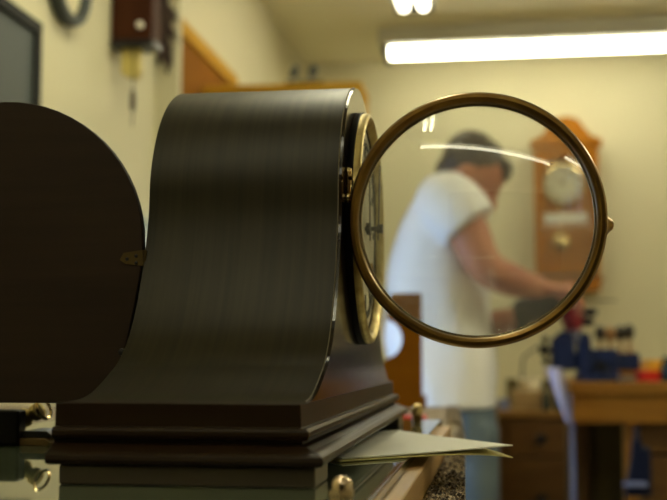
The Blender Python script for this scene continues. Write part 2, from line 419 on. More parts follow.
b = BM(); cyl(b, dc + Vector((.002, 0, 0)), dc + Vector((.0135, 0, 0)), .0016, 16); cyl(b, dc + Vector((.0112, 0, 0)), dc + Vector((.0150, 0, 0)), .0030, 18); cyl(b, dc + Vector((.004, 0, 0)), dc + Vector((.007, 0, 0)), .0042, 18)
ob('hand_arbor', b, M['black_metal'], dial)
def hand(name, ang, ln, off, w):
    T = Matrix.Translation(dc + Vector((off, 0, 0))) @ Matrix.Rotation(-ang, 4, 'X')
    pts = [(-w * .5, -.008), (-w * .4, .0), (-w * .5, ln * .45), (-w, ln * .62), (-w * .7, ln * .78), (0, ln), (w * .7, ln * .78), (w, ln * .62), (w * .5, ln * .45), (w * .4, 0), (w * .5, -.008)]
    b = BM(); prism(b, [T @ Vector((0, y, z)) for y, z in pts], (.0008, 0, 0)); ob(name, b, M['black_metal'], dial, smooth=False)
hand('hour_hand', math.radians(-4), .034, .0060, .0028); hand('minute_hand', math.radians(14), .046, .0116, .0022)
b = BM(); cyl(b, dc + Vector((.003, 0, -.026)), dc + Vector((.008, 0, -.026)), .003, 16); ob('winding_arbor', b, M['brass_bright'], dial)
# glass front: brass ring hinged on the near side, swung out square to the dial; convex side to the camera
gc = Vector((-.0118, .690, H + .0803))
ax = Vector((0, -1, 0))
gd = ob('glass_door', ringlathe([(.0702, -.0035), (.0702, .0015), (.0712, .0040), (.0728, .0052), (.0748, .0050), (.0760, .0036), (.0764, .0010), (.0762, -.0022), (.0750, -.0040), (.0725, -.0046)], gc, ax, 128), M['brass'], clock)
sag, rg = .0120, .0706
Rg = (sag ** 2 + rg ** 2) / (2 * sag)
pr = []
for k in range(0, 25):
    r = rg * (1 - k / 24); pr.append((r, math.sqrt(Rg * Rg - r * r) - (Rg - sag) + .0005))
pr2 = [(r, h - .0016) for r, h in pr[::-1]]
b = BM(); lathe(b, gc, ax, pr + pr2, 96)
ob('glass_pane', b, M['glass'], gd, angle=60)
# bright retaining ring behind the glass
ob('retaining_ring', ringlathe([(.0688, -.0036), (.0704, -.0036), (.0704, -.0016), (.0688, -.0016)], gc, ax, 96), M['brass_bright'], gd)
# catch on the free side
b = BM(); ky = gc + Vector((.0755, 0, -.0025))
lathe(b, ky + Vector((-.001, 0, -.002)), (1, 0, 0), [(.0072, 0), (.0070, .0008), (.0050, .0020), (.0038, .0032), (.0030, .0044), (.0012, .0052), (.0004, .0053)], 20)
ob('catch_knob', b, M['brass'], gd)
b = BM(); ht, hb_ = at(348, 172, .694), at(348, 198, .694)
cyl(b, ht, hb_, .0021, 16); ell(b, ht, (.0026, .0026, .0030)); ell(b, hb_, (.0030, .0030, .0034))
tube(b, [at(348, 178, .694), at(351, 178, .692), (gc.x - .0735, .6915, at(350, 178, .69).z)], .0014, 8)
ob('hinge', b, M['brass_bright'], gd)
# back door: swung back square to the case
dcx, dcz, dr = -.2970, H + .066, .0885
pts = []
for k in range(0, 33):
    a = PI * k / 32; pts.append((dcx + dr * math.cos(a), dcz + dr * math.sin(a)))
right = [(-.2085, H + .060), (-.2090, H + .0535), (-.2122, H + .033), (-.2172, H + .008), (-.2232, H - .010), (-.2322, H - .0225), (-.2450, H - .0285)]
right = [(p.x, p.z) for p in spline([(x, 0, z) for x, z in right], 4)]
left = [(2 * dcx - x, z) for x, z in right][::-1]
outline = right[::-1] + pts + left[::1][::-1]
outline = right[::-1] + pts[1:] + left[::-1][1:]
b = BM(); prism(b, [Vector((x, .664, z)) for x, z in outline], (0, .007, 0))
bd = ob('back_door', b, M['door_wood'], clock, bevel=.0008)
hp = [at(120, 260, .664), at(124, 253, .664), at(143, 250, .664), at(144, 266, .664), at(126, 264, .664)]
b = BM(); prism(b, [Vector((p.x, .6632, p.z)) for p in hp], (0, .0008, 0))
cyl(b, (-.2080, .6662, hp[3].z), (-.2080, .6662, hp[2].z), .0016, 12)
M['old_brass'] = mat('tarnished_brass', (.10, .068, .022), .5, .8)
hg = ob('hinge', b, M['old_brass'], bd)
for q in ((127, 259), (136, 256), (136, 263)):
    p = at(q[0], q[1], .6632); b = BM(); lathe(b, (p.x, .6632, p.z), (0, -1, 0), [(.0011, 0), (.0010, .0003), (.0004, .0006)], 12)
    ob('screw', b, M['black_metal'], bd)
p = at(122, 352, .664); b = BM(); lathe(b, (p.x, .664, p.z), (0, -1, 0), [(.0022, 0), (.0020, .0012), (.0008, .002)], 14); ob('latch_pin', b, M['black_metal'], bd)

# ------------------------------------------------------------------ cards under the clock
def sheet(name, corners, thick, m, label, cat, curl):
    """corners a(far,under clock) b(tip) c(near) -> quad completed under the clock; curl lifts the tip"""
    a, t, c = [Vector(v) for v in corners]; d = a + c - t
    n = 14; top = []
    b = BM(); grid = {}
    for lay in (0, 1):
        for i in range(n + 1):
            for j in range(n + 1):
                u, v = i / n, j / n
                p = d + (a - d) * u + (c - d) * v
                s = max(0, (u + v) / 2 - .55) / .45
                grid[lay, i, j] = b.verts.new((p.x, p.y, p.z + curl * s ** (2 if curl > 0 else 4) + thick * lay))
    for i in range(n):
        for j in range(n):
            b.faces.new([grid[0, i, j], grid[0, i, j + 1], grid[0, i + 1, j + 1], grid[0, i + 1, j]])
            b.faces.new([grid[1, i, j], grid[1, i + 1, j], grid[1, i + 1, j + 1], grid[1, i, j + 1]])
    for i in range(n):
        for q in ((0, 'j0'), (n, 'j1')):
            b.faces.new([grid[0, i, q[0]], grid[0, i + 1, q[0]], grid[1, i + 1, q[0]], grid[1, i, q[0]]])
            b.faces.new([grid[0, q[0], i], grid[0, q[0], i + 1], grid[1, q[0], i + 1], grid[1, q[0], i]])
    return tag(ob(name, b, m), label, cat)
zt = GZ + .0004
sheet('yellow_card', [(-.081, .892, zt), (.0085, .752, zt), (-.0885, .652, zt)], .0006, M['card_yellow'], 'yellow paper under the white card, its corner drooping past the board', 'paper', -.0052)
sheet('white_card', [(-.0775, .905, zt + .0012), (.0085, .752, zt + .0012), (-.0880, .657, zt + .0012)], .0007, M['card_white'], 'white card lying under clock base, its corner sticking out to the right', 'card', .0012)

# ------------------------------------------------------------------ small things under the open back door
tag(ob('black_box', bxo(-.36, at(18, 440, .742).x, .742, .756, GZ, at(10, 410, .742).z), M['black'], bevel=.002), 'black box at the left edge beneath the open back door', 'box')
sx0, sx1 = at(19.5, 440, .745).x, at(50, 440, .745).x
def slip(z0, z1, m, nm, label, cat, y0=.745):
    pts = [(sx0, z0), (sx0, z1), (sx1 - .004, z1), (sx1, (z0 + z1) / 2), (sx1 - .002, z0)]
    b = BM(); prism(b, [Vector((x, y0, z)) for x, z in pts], (0, .035, 0)); tag(ob(nm, b, M[m], bevel=.0005), label, cat)
slip(GZ, GZ + .0048, 'tan', 'wooden_slip', 'tan wooden slip lowest of the stack beside the black box', 'wooden slip')
slip(GZ + .0048, GZ + .0095, 'black_metal', 'dark_block', 'dark flat block on the tan slip, carrying the brass key', 'block', .748)
KZ = GZ + .0095
key = thing('brass_key', (at(33, 420, .76).x, .76, KZ), 'brass winding key lying on the dark block', 'key')
kc = Vector((at(25, 420, .76).x, .762, KZ + .0085)); d = Vector((.80, -.22, .34)).normalized()
b = BM(); lathe(b, kc - d * .012, d, [(.0030, 0), (.0062, .0004), (.0066, .002), (.0066, .012), (.0056, .0135), (.0040, .014), (.0040, .019), (.0058, .0195), (.0062, .024), (.0040, .0245)], 24)
ob('barrel', b, M['brass_pale'], key)
u, v = frame(d)
b = BM(); tube(b, [kc + d * .0155 + (u * math.cos(2 * PI * k / 20) + v * math.sin(2 * PI * k / 20)) * .0072 for k in range(21)], .0011, 8); ob('collar', b, M['brass_bright'], key)
b = BM(); tube(b, [kc - d * .012, kc - d * .018 + Vector((0, 0, -.001))], [.003, .0018], 12); ob('tip', b, M['brass_bright'], key)

# ------------------------------------------------------------------ things on the left wall
mon = thing('wall_screen', (XL + .05, 1.85, H + .3), 'grey-blue flat screen with dark bezel at the left edge', 'screen')
mx = XL + .07
pr_ = atx(40, 24, mx); zt_ = pr_.z
ob('housing', bxo(XL + .02, mx - .004, 1.78 - .3, pr_.y, zt_ - .46, zt_), M['bezel'], mon, bevel=.004)
b = BM()
y0, y1, z0, z1 = 1.78 - .3, pr_.y, zt_ - .46, zt_
for a in ((y0, y1, z1 - .022, z1), (y0, y1, z0, z0 + .022), (y0, y0 + .022, z0 + .022, z1 - .022), (y1 - .024, y1, z0 + .022, z1 - .022)): box(b, mx - .004, mx + .006, *a)
ob('bezel', b, M['bezel'], mon, bevel=.002)
ob('display', bxo(mx - .0045, mx - .001, y0 + .02, y1 - .022, z0 + .02, z1 - .02), M['screen'], mon, smooth=False)
ob('wall_bracket', bxo(XL + .0005, XL + .02, (y0 + y1) / 2 - .08, (y0 + y1) / 2 + .08, z0 + .15, z1 - .15), M['black'], mon)
# round wall clock, only the bottom of its rim in frame
rc = atx(68, 30, XL); rcy = 2.205; rz = rc.z + .104
rcl = thing('round_wall_clock', (XL + .002, rcy, rz), 'round wall clock with slate grey rim at top left of photo', 'wall clock')
ob('rim', ringlathe([(.084, 0), (.103, 0), (.106, .012), (.102, .026), (.090, .028), (.084, .02)], (XL + .002, rcy, rz), (1, 0, 0), 64), M['ringgrey'], rcl)
b = BM(); lathe(b, (XL + .002, rcy, rz), (1, 0, 0), [(.085, .001), (.085, .008), (.001, .008)], 48); ob('face', b, M['face_cream'], rcl)
for nm, a, l in (('hour_hand', 2.2, .05), ('minute_hand', .4, .075)):
    T = Matrix.Translation((XL + .0115, rcy, rz)) @ Matrix.Rotation(a, 4, 'X'); b = box(BM(), 0, .001, -.002, .002, -.01, l, T); ob(nm, b, M['black'], rcl)
# red-brown wooden box with hanging weight
bx0 = XL + .100
pbx = at(112, 45, 2.5); pR = atx(158, 46, bx0)
wb = thing('wooden_wall_box', (XL + .06, 2.53, pbx.z), 'dark red-brown wooden box clock hanging high on left wall', 'wall box')
zb = at(135, 40, 2.50).z
ob('case', bxo(XL + .002, bx0, 2.50, 2.565, zb, CEIL - .12), M['redbrown'], wb, bevel=.004)
ob('base_board', bxo(XL + .004, bx0 + .004, 2.492, 2.57, zb - .014, zb), M['black_metal'], wb, bevel=.003)
q = at(145, 25, 2.499); b = BM(); lathe(b, (bx0 - .028, 2.5, q.z), (0, -1, 0), [(.0085, 0), (.0085, .004), (.006, .009), (.001, .011)], 18); ob('knob', b, M['cream'], wb)
# yellow weight hung under it, with a dark drop on a cord
q0, q1 = at(133, 50, 2.53), at(133, 80, 2.53)
yw = thing('yellow_pouch', (q1.x, 2.53, q1.z), 'yellow tag hanging beneath the red-brown wall box', 'tag')
yx = q0.x - .001
b = BM(); prism(b, [Vector((yx - .024, 2.515, zb - .0140)), Vector((yx + .022, 2.515, zb - .0140)), Vector((yx + .022, 2.515, q1.z + .018)), Vector((yx + .010, 2.515, q1.z)), Vector((yx - .006, 2.515, q1.z + .004)), Vector((yx - .024, 2.515, q1.z + .014))], (0, .03, 0)); ob('body', b, M['yellow'], yw, bevel=.004)
q2, q3, q4 = at(133, 88, 2.508), at(133, 113, 2.508), at(132, 126, 2.508)
td = thing('dark_pull', (q3.x, 2.508, q3.z), 'dark drop-shaped pull on a cord below the yellow tag', 'pull')
b = BM(); tube(b, [(q2.x, 2.508, zb - .0142), (q2.x, 2.508, q3.z), (q4.x, 2.508, q4.z)], .0013, 8); ob('cord', b, M['black'], td)
b = BM(); lathe(b, (q2.x, 2.508, q3.z), (0, 0, 1), [(.001, 0), (.005, .008), (.0065, .022), (.006, .042), (.004, (q2.z - q3.z) * .9), (.001, q2.z - q3.z)], 16); ob('drop', b, M['carved'], td)
# carved ornament silhouettes (leaves) hanging on the pier
cv = thing('carved_ornament', (XL + .10, 2.83, H + .9), 'carved dark wooden leaf ornament to right of the red-brown box', 'ornament')
ox = XL + .088
b = BM()
oc = at(164, 30, 2.855).x
box(b, oc - .010, oc + .010, 2.851, 2.86, at(164, 60, 2.855).z, CEIL - .08); ob('back_board', b, M['carved'], cv)
leafs = [(159, 8, 7, 16, .3), (166, 20, 8, 17, -.3), (160, 34, 7, 14, .5), (166, 48, 7, 16, -.2), (171, 12, 5, 12, -.6), (168, 62, 5, 14, .1), (172, 34, 4, 10, -.4), (160, 55, 5, 12, .2), (165, -6, 9, 12, 0)]
for lx, ly, lw, lh, tlt in leafs:
    c = at(lx, ly, 2.845); w = lw * 2.845 / FPX; h = lh * 2.845 / FPX
    T = Matrix.Translation(c) @ Matrix.Rotation(tlt, 4, 'Y')
    pp = [(0, -h), (w * .5, -h * .55), (w * .35, -h * .4), (w, 0), (w * .6, h * .15), (w * .7, h * .5), (0, h), (-w * .7, h * .5), (-w * .6, h * .15), (-w, 0), (-w * .35, -h * .4), (-w * .5, -h * .55)]
    b = BM(); prism(b, [T @ Vector((x, 0, z)) for x, z in pp], (0, .0062, 0)); ob('carved_leaf', b, M['carved'], cv, bevel=.0012)

# ------------------------------------------------------------------ orange cabinets at the far left
cb = thing('tall_wall_cabinet', (XL + .01, 3.45, 0), 'tall orange-brown cabinet against left wall past the pier', 'cabinet')
ct = atx(183, 20, XL + .025)
cy0, cy1, ctz = 2.89, atx(236, 80, XL + .025).y, ct.z
ob('side_board', bxo(XL + .001, XL + .020, cy0, cy1, 0, ctz - .045), M['orange_dark'], cb)
ob('top_rail', bxo(XL + .001, XL + .030, cy0, cy1 + .01, ctz - .045, ctz), M['orange_wood'], cb, bevel=.002)
ob('end_stile', bxo(XL + .001, XL + .028, cy1 - .03, cy1 + .008, 0, ctz - .045), M['orange_wood'], cb, bevel=.002)
ca = at(361.5, 81, 3.215)
cz = ca.z; cx0 = XL + .032; cx1 = ca.x
c2 = thing('pine_cabinet', ((cx0 + cx1) / 2, 3.35, 0), 'light orange pine cabinet behind the mantel clock', 'cabinet')
ob('carcass', bxo(cx0 + .002, cx1 - .002, 3.225, 3.40, 0, cz - .022), M['orange_wood'], c2, bevel=.002)
ob('top', bxo(cx0, cx1, 3.215, 3.405, cz - .022, cz), M['orange_wood'], c2, bevel=.002)
for k in (0, 1):
    w = (cx1 - cx0 - .06) / 2; a = cx0 + .03 + k * w
    dr_ = ob('door', bxo(a + .002, a + w - .002, 3.208, 3.2245, .08, cz - .05), M['orange_dark'], c2, bevel=.003)
    b = BM(); lathe(b, (a + (w - .03 if k == 0 else .03), 3.208, H - .1), (0, -1, 0), [(.006, 0), (.006, .008), (.012, .014), (.008, .022), (.001, .024)], 16); ob('knob', b, M['brass_bright'], dr_)
# the pair of small figures on a dark tray
tr = at(305, 82, 3.26)
tag(ob('dark_tray', bxo(tr.x - .055, tr.x + .055, 3.235, 3.31, cz, cz + .012), M['black'], bevel=.002), 'small dark tray on top of pine cabinet', 'tray')
for px_, lab in ((293, 'left small dark grey clip standing on the dark tray'), (312, 'right small dark grey clip standing on the dark tray')):
    q = at(px_, 72, 3.27); r = thing('desk_clip', (q.x, 3.27, cz + .012), lab, 'clip', 'pair of grey clips on the tray')
    b = BM(); lathe(b, (q.x - .004, 3.27, cz + .012), (.12, 0, 1), [(.009, 0), (.006, .004), (.004, .012), (.006, .026)], 14); ob('stem', b, M['steel'], r)
    b = BM(); ell(b, (q.x + .003, 3.27, cz + .045), (.012, .009, .022), Matrix.Rotation(.35, 3, 'Y')); ob('head', b, M['ringgrey'], r)

# ------------------------------------------------------------------ notched board and red thing at far end of the bench
yb = 1.86
nb = thing('notched_board', (-.2, yb, BZ), 'upright orange-brown wooden board with round notch at bench end', 'board')
a0 = at(391, 293, yb); a1 = at(421, 293, yb); na = at(386.5, 319, yb); nbm = at(386, 359, yb); nc = at(402, 339, yb)
xr = a1.x; zt_ = a1.z
rad = (na.z - nbm.z) / 2; zc_ = (na.z + nbm.z) / 2; xl0 = a0.x - .006
pts = [(xr, BZ), (xr, zt_), (a0.x, zt_), (na.x, na.z)]
ncx = nc.x - rad
for k in range(1, 12):
    t = PI / 2 - PI * k / 12; pts.append((ncx + rad * math.cos(t), zc_ + rad * math.sin(t)))
pts += [(nbm.x, nbm.z), (nbm.x - .02, nbm.z - .02), (nbm.x - .02, BZ)]
b = BM(); prism(b, [Vector((x, yb, z)) for x, z in pts], (0, .018, 0)); ob('board', b, M['orange_dark'], nb, smooth=False, bevel=.002)
ob('foot', bxo(nbm.x - .03, xr + .004, yb + .0185, yb + .06, BZ, BZ + .02), M['orange_dark'], nb, bevel=.002)
q = atz(408, 418, BZ)
q0_ = at(386, 410, 1.42); q1_ = at(425, 410, 1.42)
rd = thing('red_bar', ((q0_.x + q1_.x) / 2, 1.45, BZ), 'red plastic strip lying on carpet behind the far acorn nut', 'strip')
ob('body', bxo(q0_.x, q1_.x, 1.42, 1.47, BZ, at(400, 416, 1.42).z), M['red'], rd, bevel=.003)
b = BM(); box(b, q0_.x + .012, q1_.x - .012, 1.43, 1.46, at(400, 416, 1.42).z, at(400, 416, 1.42).z + .0012); ob('top_inlay', b, M['red_dark'], rd)

# ------------------------------------------------------------------ wall clock on the back wall
def wclock():
    yw = YB; yf = YB - .13
    P = lambda px, py, y=yf: at(px, py, y)
    r = thing('regulator_clock', (P(567, 290).x, YB - .06, P(567, 290).z), 'honey oak pendulum clock hanging on the back wall', 'wall clock')
    xa, xb = P(535, 200).x, P(599, 200).x; xm = (xa + xb) / 2; zt = P(567, 146).z; z0 = P(567, 277).z
    w = (xb - xa) / 2
    fr = .032
    b = BM(); box(b, xa, xb, yf + .03, yw - .001, z0, zt); ob('case', b, M['oak_clock'], r, bevel=.004)
    # door frame with arched head
    b = BM()
    for a in ((xa, xa + fr, z0, zt), (xb - fr, xb, z0, zt), (xa + fr, xb - fr, z0, z0 + .05)): box(b, a[0], a[1], yf, yf + .03, a[2], a[3])
    arc = [(xm + (w - fr) * math.cos(PI * k / 16), zt - .135 + .10 * math.sin(PI * k / 16)) for k in range(17)]
    poly = [Vector((xb - fr, yf, zt))] + [Vector((x, yf, z)) for x, z in arc] + [Vector((xa + fr, yf, zt))]
    prism(b, poly, (0, .03, 0))
    dr = ob('door', b, M['oak_clock'], r, bevel=.003)
    ob('glass', bxo(xa + fr - .004, xb - fr + .004, yf + .010, yf + .013, z0 + .045, zt - .04), M['pane'], dr)
    ob('back_board', bxo(xa + fr, xb - fr, yf + .0275, yf + .0299, z0 + .05, zt - .03), M['oak_dark'], r)
    # crown
    zc0 = zt; c = [(xa - .018, zc0), (xa - .018, zc0 + .022), (xa - .006, zc0 + .03), (xa + .03, zc0 + .045), (xa + .06, zc0 + .085), (xm - .05, zc0 + .118), (xm, zc0 + .130), (xm + .05, zc0 + .118), (xb - .06, zc0 + .085), (xb - .03, zc0 + .045), (xb + .006, zc0 + .03), (xb + .018, zc0 + .022), (xb + .018, zc0)]
    b = BM(); prism(b, [Vector((x, yf - .012, z)) for x, z in c], (0, .10, 0)); ob('crown', b, M['oak_clock'], r, bevel=.004)
    # foot
    c = [(xa - .012, z0), (xa - .012, z0 - .018), (xa, z0 - .028), (xa, z0 - .06), (xb, z0 - .06), (xb, z0 - .028), (xb + .012, z0 - .018), (xb + .012, z0)]
    b = BM(); prism(b, [Vector((x, yf - .008, z)) for x, z in c], (0, .12, 0)); ob('bottom_bracket', b, M['oak_dark'], r, bevel=.003)
    ob('dark_rail', bxo(xa + .004, xb - .004, yf - .010, yf - .0001, z0 - .001, z0 + .014), M['carved'], r)  # dark strip along the bottom of the case
    # dial
    dcx_ = P(563.5, 183).x; dz = P(563.5, 183).z; y = yf + .027
    dl = ob('bezel', ringlathe([(.078, 0), (.092, 0), (.092, -.010), (.084, -.014), (.078, -.006)], (dcx_, y, dz), (0, 1, 0), 48), M['brass_bright'], r)
    b = BM(); lathe(b, (dcx_, y, dz), (0, -1, 0), [(.079, 0), (.079, .004), (.001, .004)], 40); fc = ob('dial', b, M['dial'], r)
    b = BM()
    for k in range(12):
        T = Matrix.Translation((dcx_, y - .0045, dz)) @ Matrix.Rotation(2 * PI * k / 12, 4, 'Y'); box(b, -.003, .003, -.0006, 0, .055, .072, T)
    lathe(b, (dcx_, y - .0045, dz), (0, -1, 0), [(.0535, 0), (.0552, 0), (.0552, .0004), (.0535, .0004)], 48, close=True)
    ob('hour_markers', b, M['black'], fc, smooth=False)
    for nm, a, l in (('hour_hand', -.9, .04), ('minute_hand', .35, .06)):
        T = Matrix.Translation((dcx_, y - .0062, dz)) @ Matrix.Rotation(a, 4, 'Y'); b = box(BM(), -.0025, .0025, -.001, 0, -.01, l, T); ob(nm, b, M['black'], fc, smooth=False)
    # white strip below the dial, and pendulum
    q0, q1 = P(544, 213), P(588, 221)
    ob('white_strip', bxo(q0.x, q1.x, yf + .022, yf + .025, q1.z, q0.z), M['white'], r)
    q = P(561, 241)
    b = BM(); lathe(b, (q.x, yf + .024, q.z), (0, -1, 0), [(.036, 0), (.036, .003), (.025, .008), (.001, .010)], 32); pn = ob('pendulum_bob', b, M['brass_bright'], r)
    b = BM(); box(b, q.x - .003, q.x + .003, yf + .0242, yf + .0262, q.z + .03, dz - .09); ob('pendulum_rod', b, M['brass_bright'], r)
wclock()

# ------------------------------------------------------------------ far bench with vise
YV = 3.0
wt = at(572, 382, YV).z; wl = at(572, 400, YV).x; wbz = at(600, 423, YV).z
wb2 = thing('vise_workbench', (wl + .7, YV + .3, 0), 'far timber workbench carrying the blue vise', 'workbench')
ob('worktop', bxo(wl - .004, wl + 1.4, YV - .012, YV + .62, wt - .03, wt), M['bench'], wb2, bevel=.003)
ob('apron', bxo(wl, wl + 1.39, YV, YV + .03, wbz, wt - .03), M['bench'], wb2, bevel=.002)
ob('leg', bxo(wl - .002, wl + .007, YV + .03, YV + .10, 0, wt - .03), M['blue_pale'], wb2, bevel=.001, label='pale lilac narrow leg board')
lg0, lg1 = at(625, 450, YV + .03).x, at(639, 450, YV + .03).x
ob('leg', bxo(lg0, lg1, YV + .031, YV + .09, 0, wt - .03), M['bench'], wb2, bevel=.003)
ob('leg', bxo(wl + .02, wl + .075, YV + .5, YV + .56, 0, wt - .03), M['drawer'], wb2, bevel=.003)
ob('leg', bxo(wl + 1.3, wl + 1.36, YV + .031, YV + .09, 0, wt - .03), M['bench'], wb2, bevel=.003)
ob('back_panel', bxo(wl + .015, wl + 1.38, YV + .57, YV + .59, .1, wt - .03), mat('dark_panel', (.13, .10, .03), .7), wb2)
d0 = lg1 + .004
for k, (za, zb_) in enumerate(((at(650, 456, YV).z + .003, wbz - .002), (.35, at(650, 456, YV).z - .003))):
    dr_ = ob('drawer', bxo(d0, d0 + .40, YV + .035, YV + .45, za, zb_), M['drawer'], wb2, bevel=.004)
    b = BM(); lathe(b, (d0 + .2, YV + .035, (za + zb_) / 2), (0, -1, 0), [(.007, 0), (.007, .01), (.014, .016), (.010, .026), (.001, .028)], 16); ob('knob', b, M['black_metal'], dr_)

def V(px, py): return at(px, py, YV + .12)
ve = thing('bench_vise', (V(595, 380).x, YV + .12, wt), 'dark blue bench vise bolted on the far workbench', 'vise')
def vb(name, x0, y0, x1, y1, dy, m, bev=.006, yc=YV + .12):
    a, c = V(x0, y0), V(x1, y1); return ob(name, bxo(a.x, c.x, yc - dy, yc + dy, max(c.z, wt), a.z), M[m], ve, bevel=bev, seg=3)
a, c = V(578, 380), V(618, 366)
b = BM(); lathe(b, ((a.x + c.x) / 2, YV + .12, wt), (0, 0, 1), [(.062, 0), (.062, .014), (.050, .020), (.044, .03)], 24); ob('swivel_base', b, M['vise'], ve, bevel=.003)
vb('body', 589, 349, 617, 378, .045, 'vise'); vb('fixed_jaw', 577, 338, 590.5, 376, .055, 'vise'); vb('moving_jaw', 551, 338, 574, 370, .055, 'vise')
vb('slide_bar', 573, 353, 639, 370, .024, 'vise', .004)
pj = [V(551, 339), V(574, 339), V(571, 332), V(561, 331)]
b = BM(); prism(b, [Vector((p.x, YV + .07, p.z)) for p in pj], (0, .10, 0)); ob('jaw_head', b, M['vise'], ve, bevel=.004)
pj = [V(577.5, 339), V(590, 339), V(587, 333), V(580, 333)]
b = BM(); prism(b, [Vector((p.x, YV + .07, p.z)) for p in pj], (0, .10, 0)); ob('jaw_head', b, M['vise'], ve, bevel=.004)
for x0, x1 in ((571.5, 574.2), (576.6, 579)):
    a, c = V(x0, 330), V(x1, 343); ob('jaw_plate', bxo(a.x, c.x, YV + .068, YV + .172, c.z, a.z), M['steel'], ve, bevel=.001)
a = V(540, 350); c = V(552, 350)
b = BM(); cyl(b, a, c, .009, 20); cyl(b, a - Vector((.002, 0, 0)), a + Vector((.014, 0, 0)), .013, 20); ob('screw', b, M['black_metal'], ve)
b = BM(); p, q = V(545, 339), V(546, 362); cyl(b, p, q, .0045, 12)
ell(b, p, (.010, .010, .009)); ell(b, q, (.010, .010, .009)); ob('handle', b, M['black_metal'], ve)
a = V(599, 366); b = BM(); cyl(b, (a.x, YV + .0755, a.z), (a.x, YV + .062, a.z), .014, 18); cyl(b, (a.x, YV + .07, a.z), (a.x + .025, YV + .06, a.z - .012), .004, 10); ob('lock_bolt', b, M['black_metal'], ve)
# red tool held upright in the jaws
rt = thing('red_hand_tool', (V(575, 340).x, YV + .12, V(575, 340).z), 'dark red tool clamped upright between the vise jaws', 'tool')
b = BM(); p, q = V(575.3, 342), V(571, 308)
tube(b, [p, V(575, 334), V(573.5, 328), V(572, 318), q], [.004, .008, .024, .030, .026], 18); ob('handle', b, M['red_dark'], rt)
b = BM(); cyl(b, V(576, 318), V(592, 311), .006, 12); ob('shaft', b, M['steel'], rt)
for px_, py_ in ((590, 312), (587, 322)):
    b = BM(); c = V(px_, py_); ell(b, c, (.020, .016, .012)); ob('wing_knob', b, M['black_metal'], rt)
b = BM(); tube(b, [V(574, 309), V(580, 303), V(590, 300.5), V(617, 300.5)], [.005, .003, .0018, .0015], 10); ob('tommy_bar', b, M['black_metal'], rt)
# punches standing behind the vise in a rack
rx0, rx1 = at(598, 360, YV + .3).x, at(636, 360, YV + .3).x
tag(ob('tool_rack', bxo(rx0, rx1, YV + .27, YV + .33, wt, at(600, 352, YV + .3).z), M['bench'], bevel=.003), 'small wooden rack behind the vise holding round-headed tools', 'rack')
rkz = at(600, 352, YV + .3).z
def punch(px_, py_, lab, m):
    c = at(px_, py_, YV + .3); r = thing('round_headed_tool', (c.x, YV + .3, rkz), lab, 'tool', 'round-headed tools in the rack')
    b = BM(); cyl(b, (c.x, YV + .3, rkz), (c.x, YV + .3, c.z), .0055, 10); ob('shank', b, M['amber'], r)
    b = BM(); ell(b, c, (.0155, .0155, .022)); ob('head', b, M[m], r)
for a in ((600, 333, 'leftmost of the four round-headed tools behind the vise', 'knob_dark'), (610, 334, 'second from left of four round-headed tools behind the vise', 'amber'), (620, 333, 'third from left of four round-headed tools behind the vise', 'knob_dark'), (629, 332, 'rightmost of the four round-headed tools behind the vise', 'knob_dark')): punch(*a)
# tubs
def lath(name, c, prof, m, label, cat, n=28): 
    b = BM(); lathe(b, c, (0, 0, 1), prof, n); return tag(ob(name, b, m), label, cat)
a = at(648, 381, YV + .12); z1 = at(648, 370.5, YV + .12).z
ob_r = thing('red_tub', (a.x, YV + .12, wt), 'short red tub on bench right of vise', 'tub')
b = BM(); lathe(b, (a.x, YV + .12, wt), (0, 0, 1), [(.030, 0), (.034, z1 - wt - .001), (.031, z1 - wt - .001), (.028, .004)], 24); ob('body', b, M['red'], ob_r)
a2 = at(651, 370, YV + .12)
z2 = at(651, 359.5, YV + .12).z
yt = thing('yellow_tub', (a2.x, YV + .12, z1), 'orange-yellow tub stacked on the red tub', 'tub')
b = BM(); lathe(b, (a2.x - .003, YV + .12, z1 - .0008), (0, 0, 1), [(.029, 0), (.031, (z2 - z1) * .7), (.033, (z2 - z1) * .72), (.033, z2 - z1), (.001, z2 - z1)], 24); ob('body', b, M['orange_pl'], yt)
a = at(671, 380, YV + .12); lath('green_jar', (a.x, YV + .12, wt), [(.028, 0), (.029, .04), (.022, .05), (.022, .062), (.001, .063)], M['green_dk'], 'dark green jar at the right edge of the photo', 'jar')
a, c = at(619, 376, YV + .05), at(635, 380, YV + .05)
tag(ob('steel_block', bxo(a.x, c.x, YV + .03, YV + .07, wt, a.z), M['steel'], bevel=.002), 'low steel block on bench between vise and red tub', 'block')
# lilac cloth over the bench's left end
b = BM(); rs = []
for k in range(9):
    t = k / 8; py_ = 368 + t * 55
    xl_ = 545 + t * 22; xr_ = 562 + t * 9
    row = []
    for j in range(13):
        u = j / 12; p = at(xl_ + (xr_ - xl_) * u, py_, YV - .03 + .012 * math.sin(u * 9 + t * 2)); row.append(p)
    back = [p + Vector((0, .008, 0)) for p in row[::-1]]
    rs.append(row + back)
rings(b, rs); tag(ob('lilac_cloth', b, M['lilac']), 'pale lilac cloth hanging at left end of the far workbench', 'cloth')
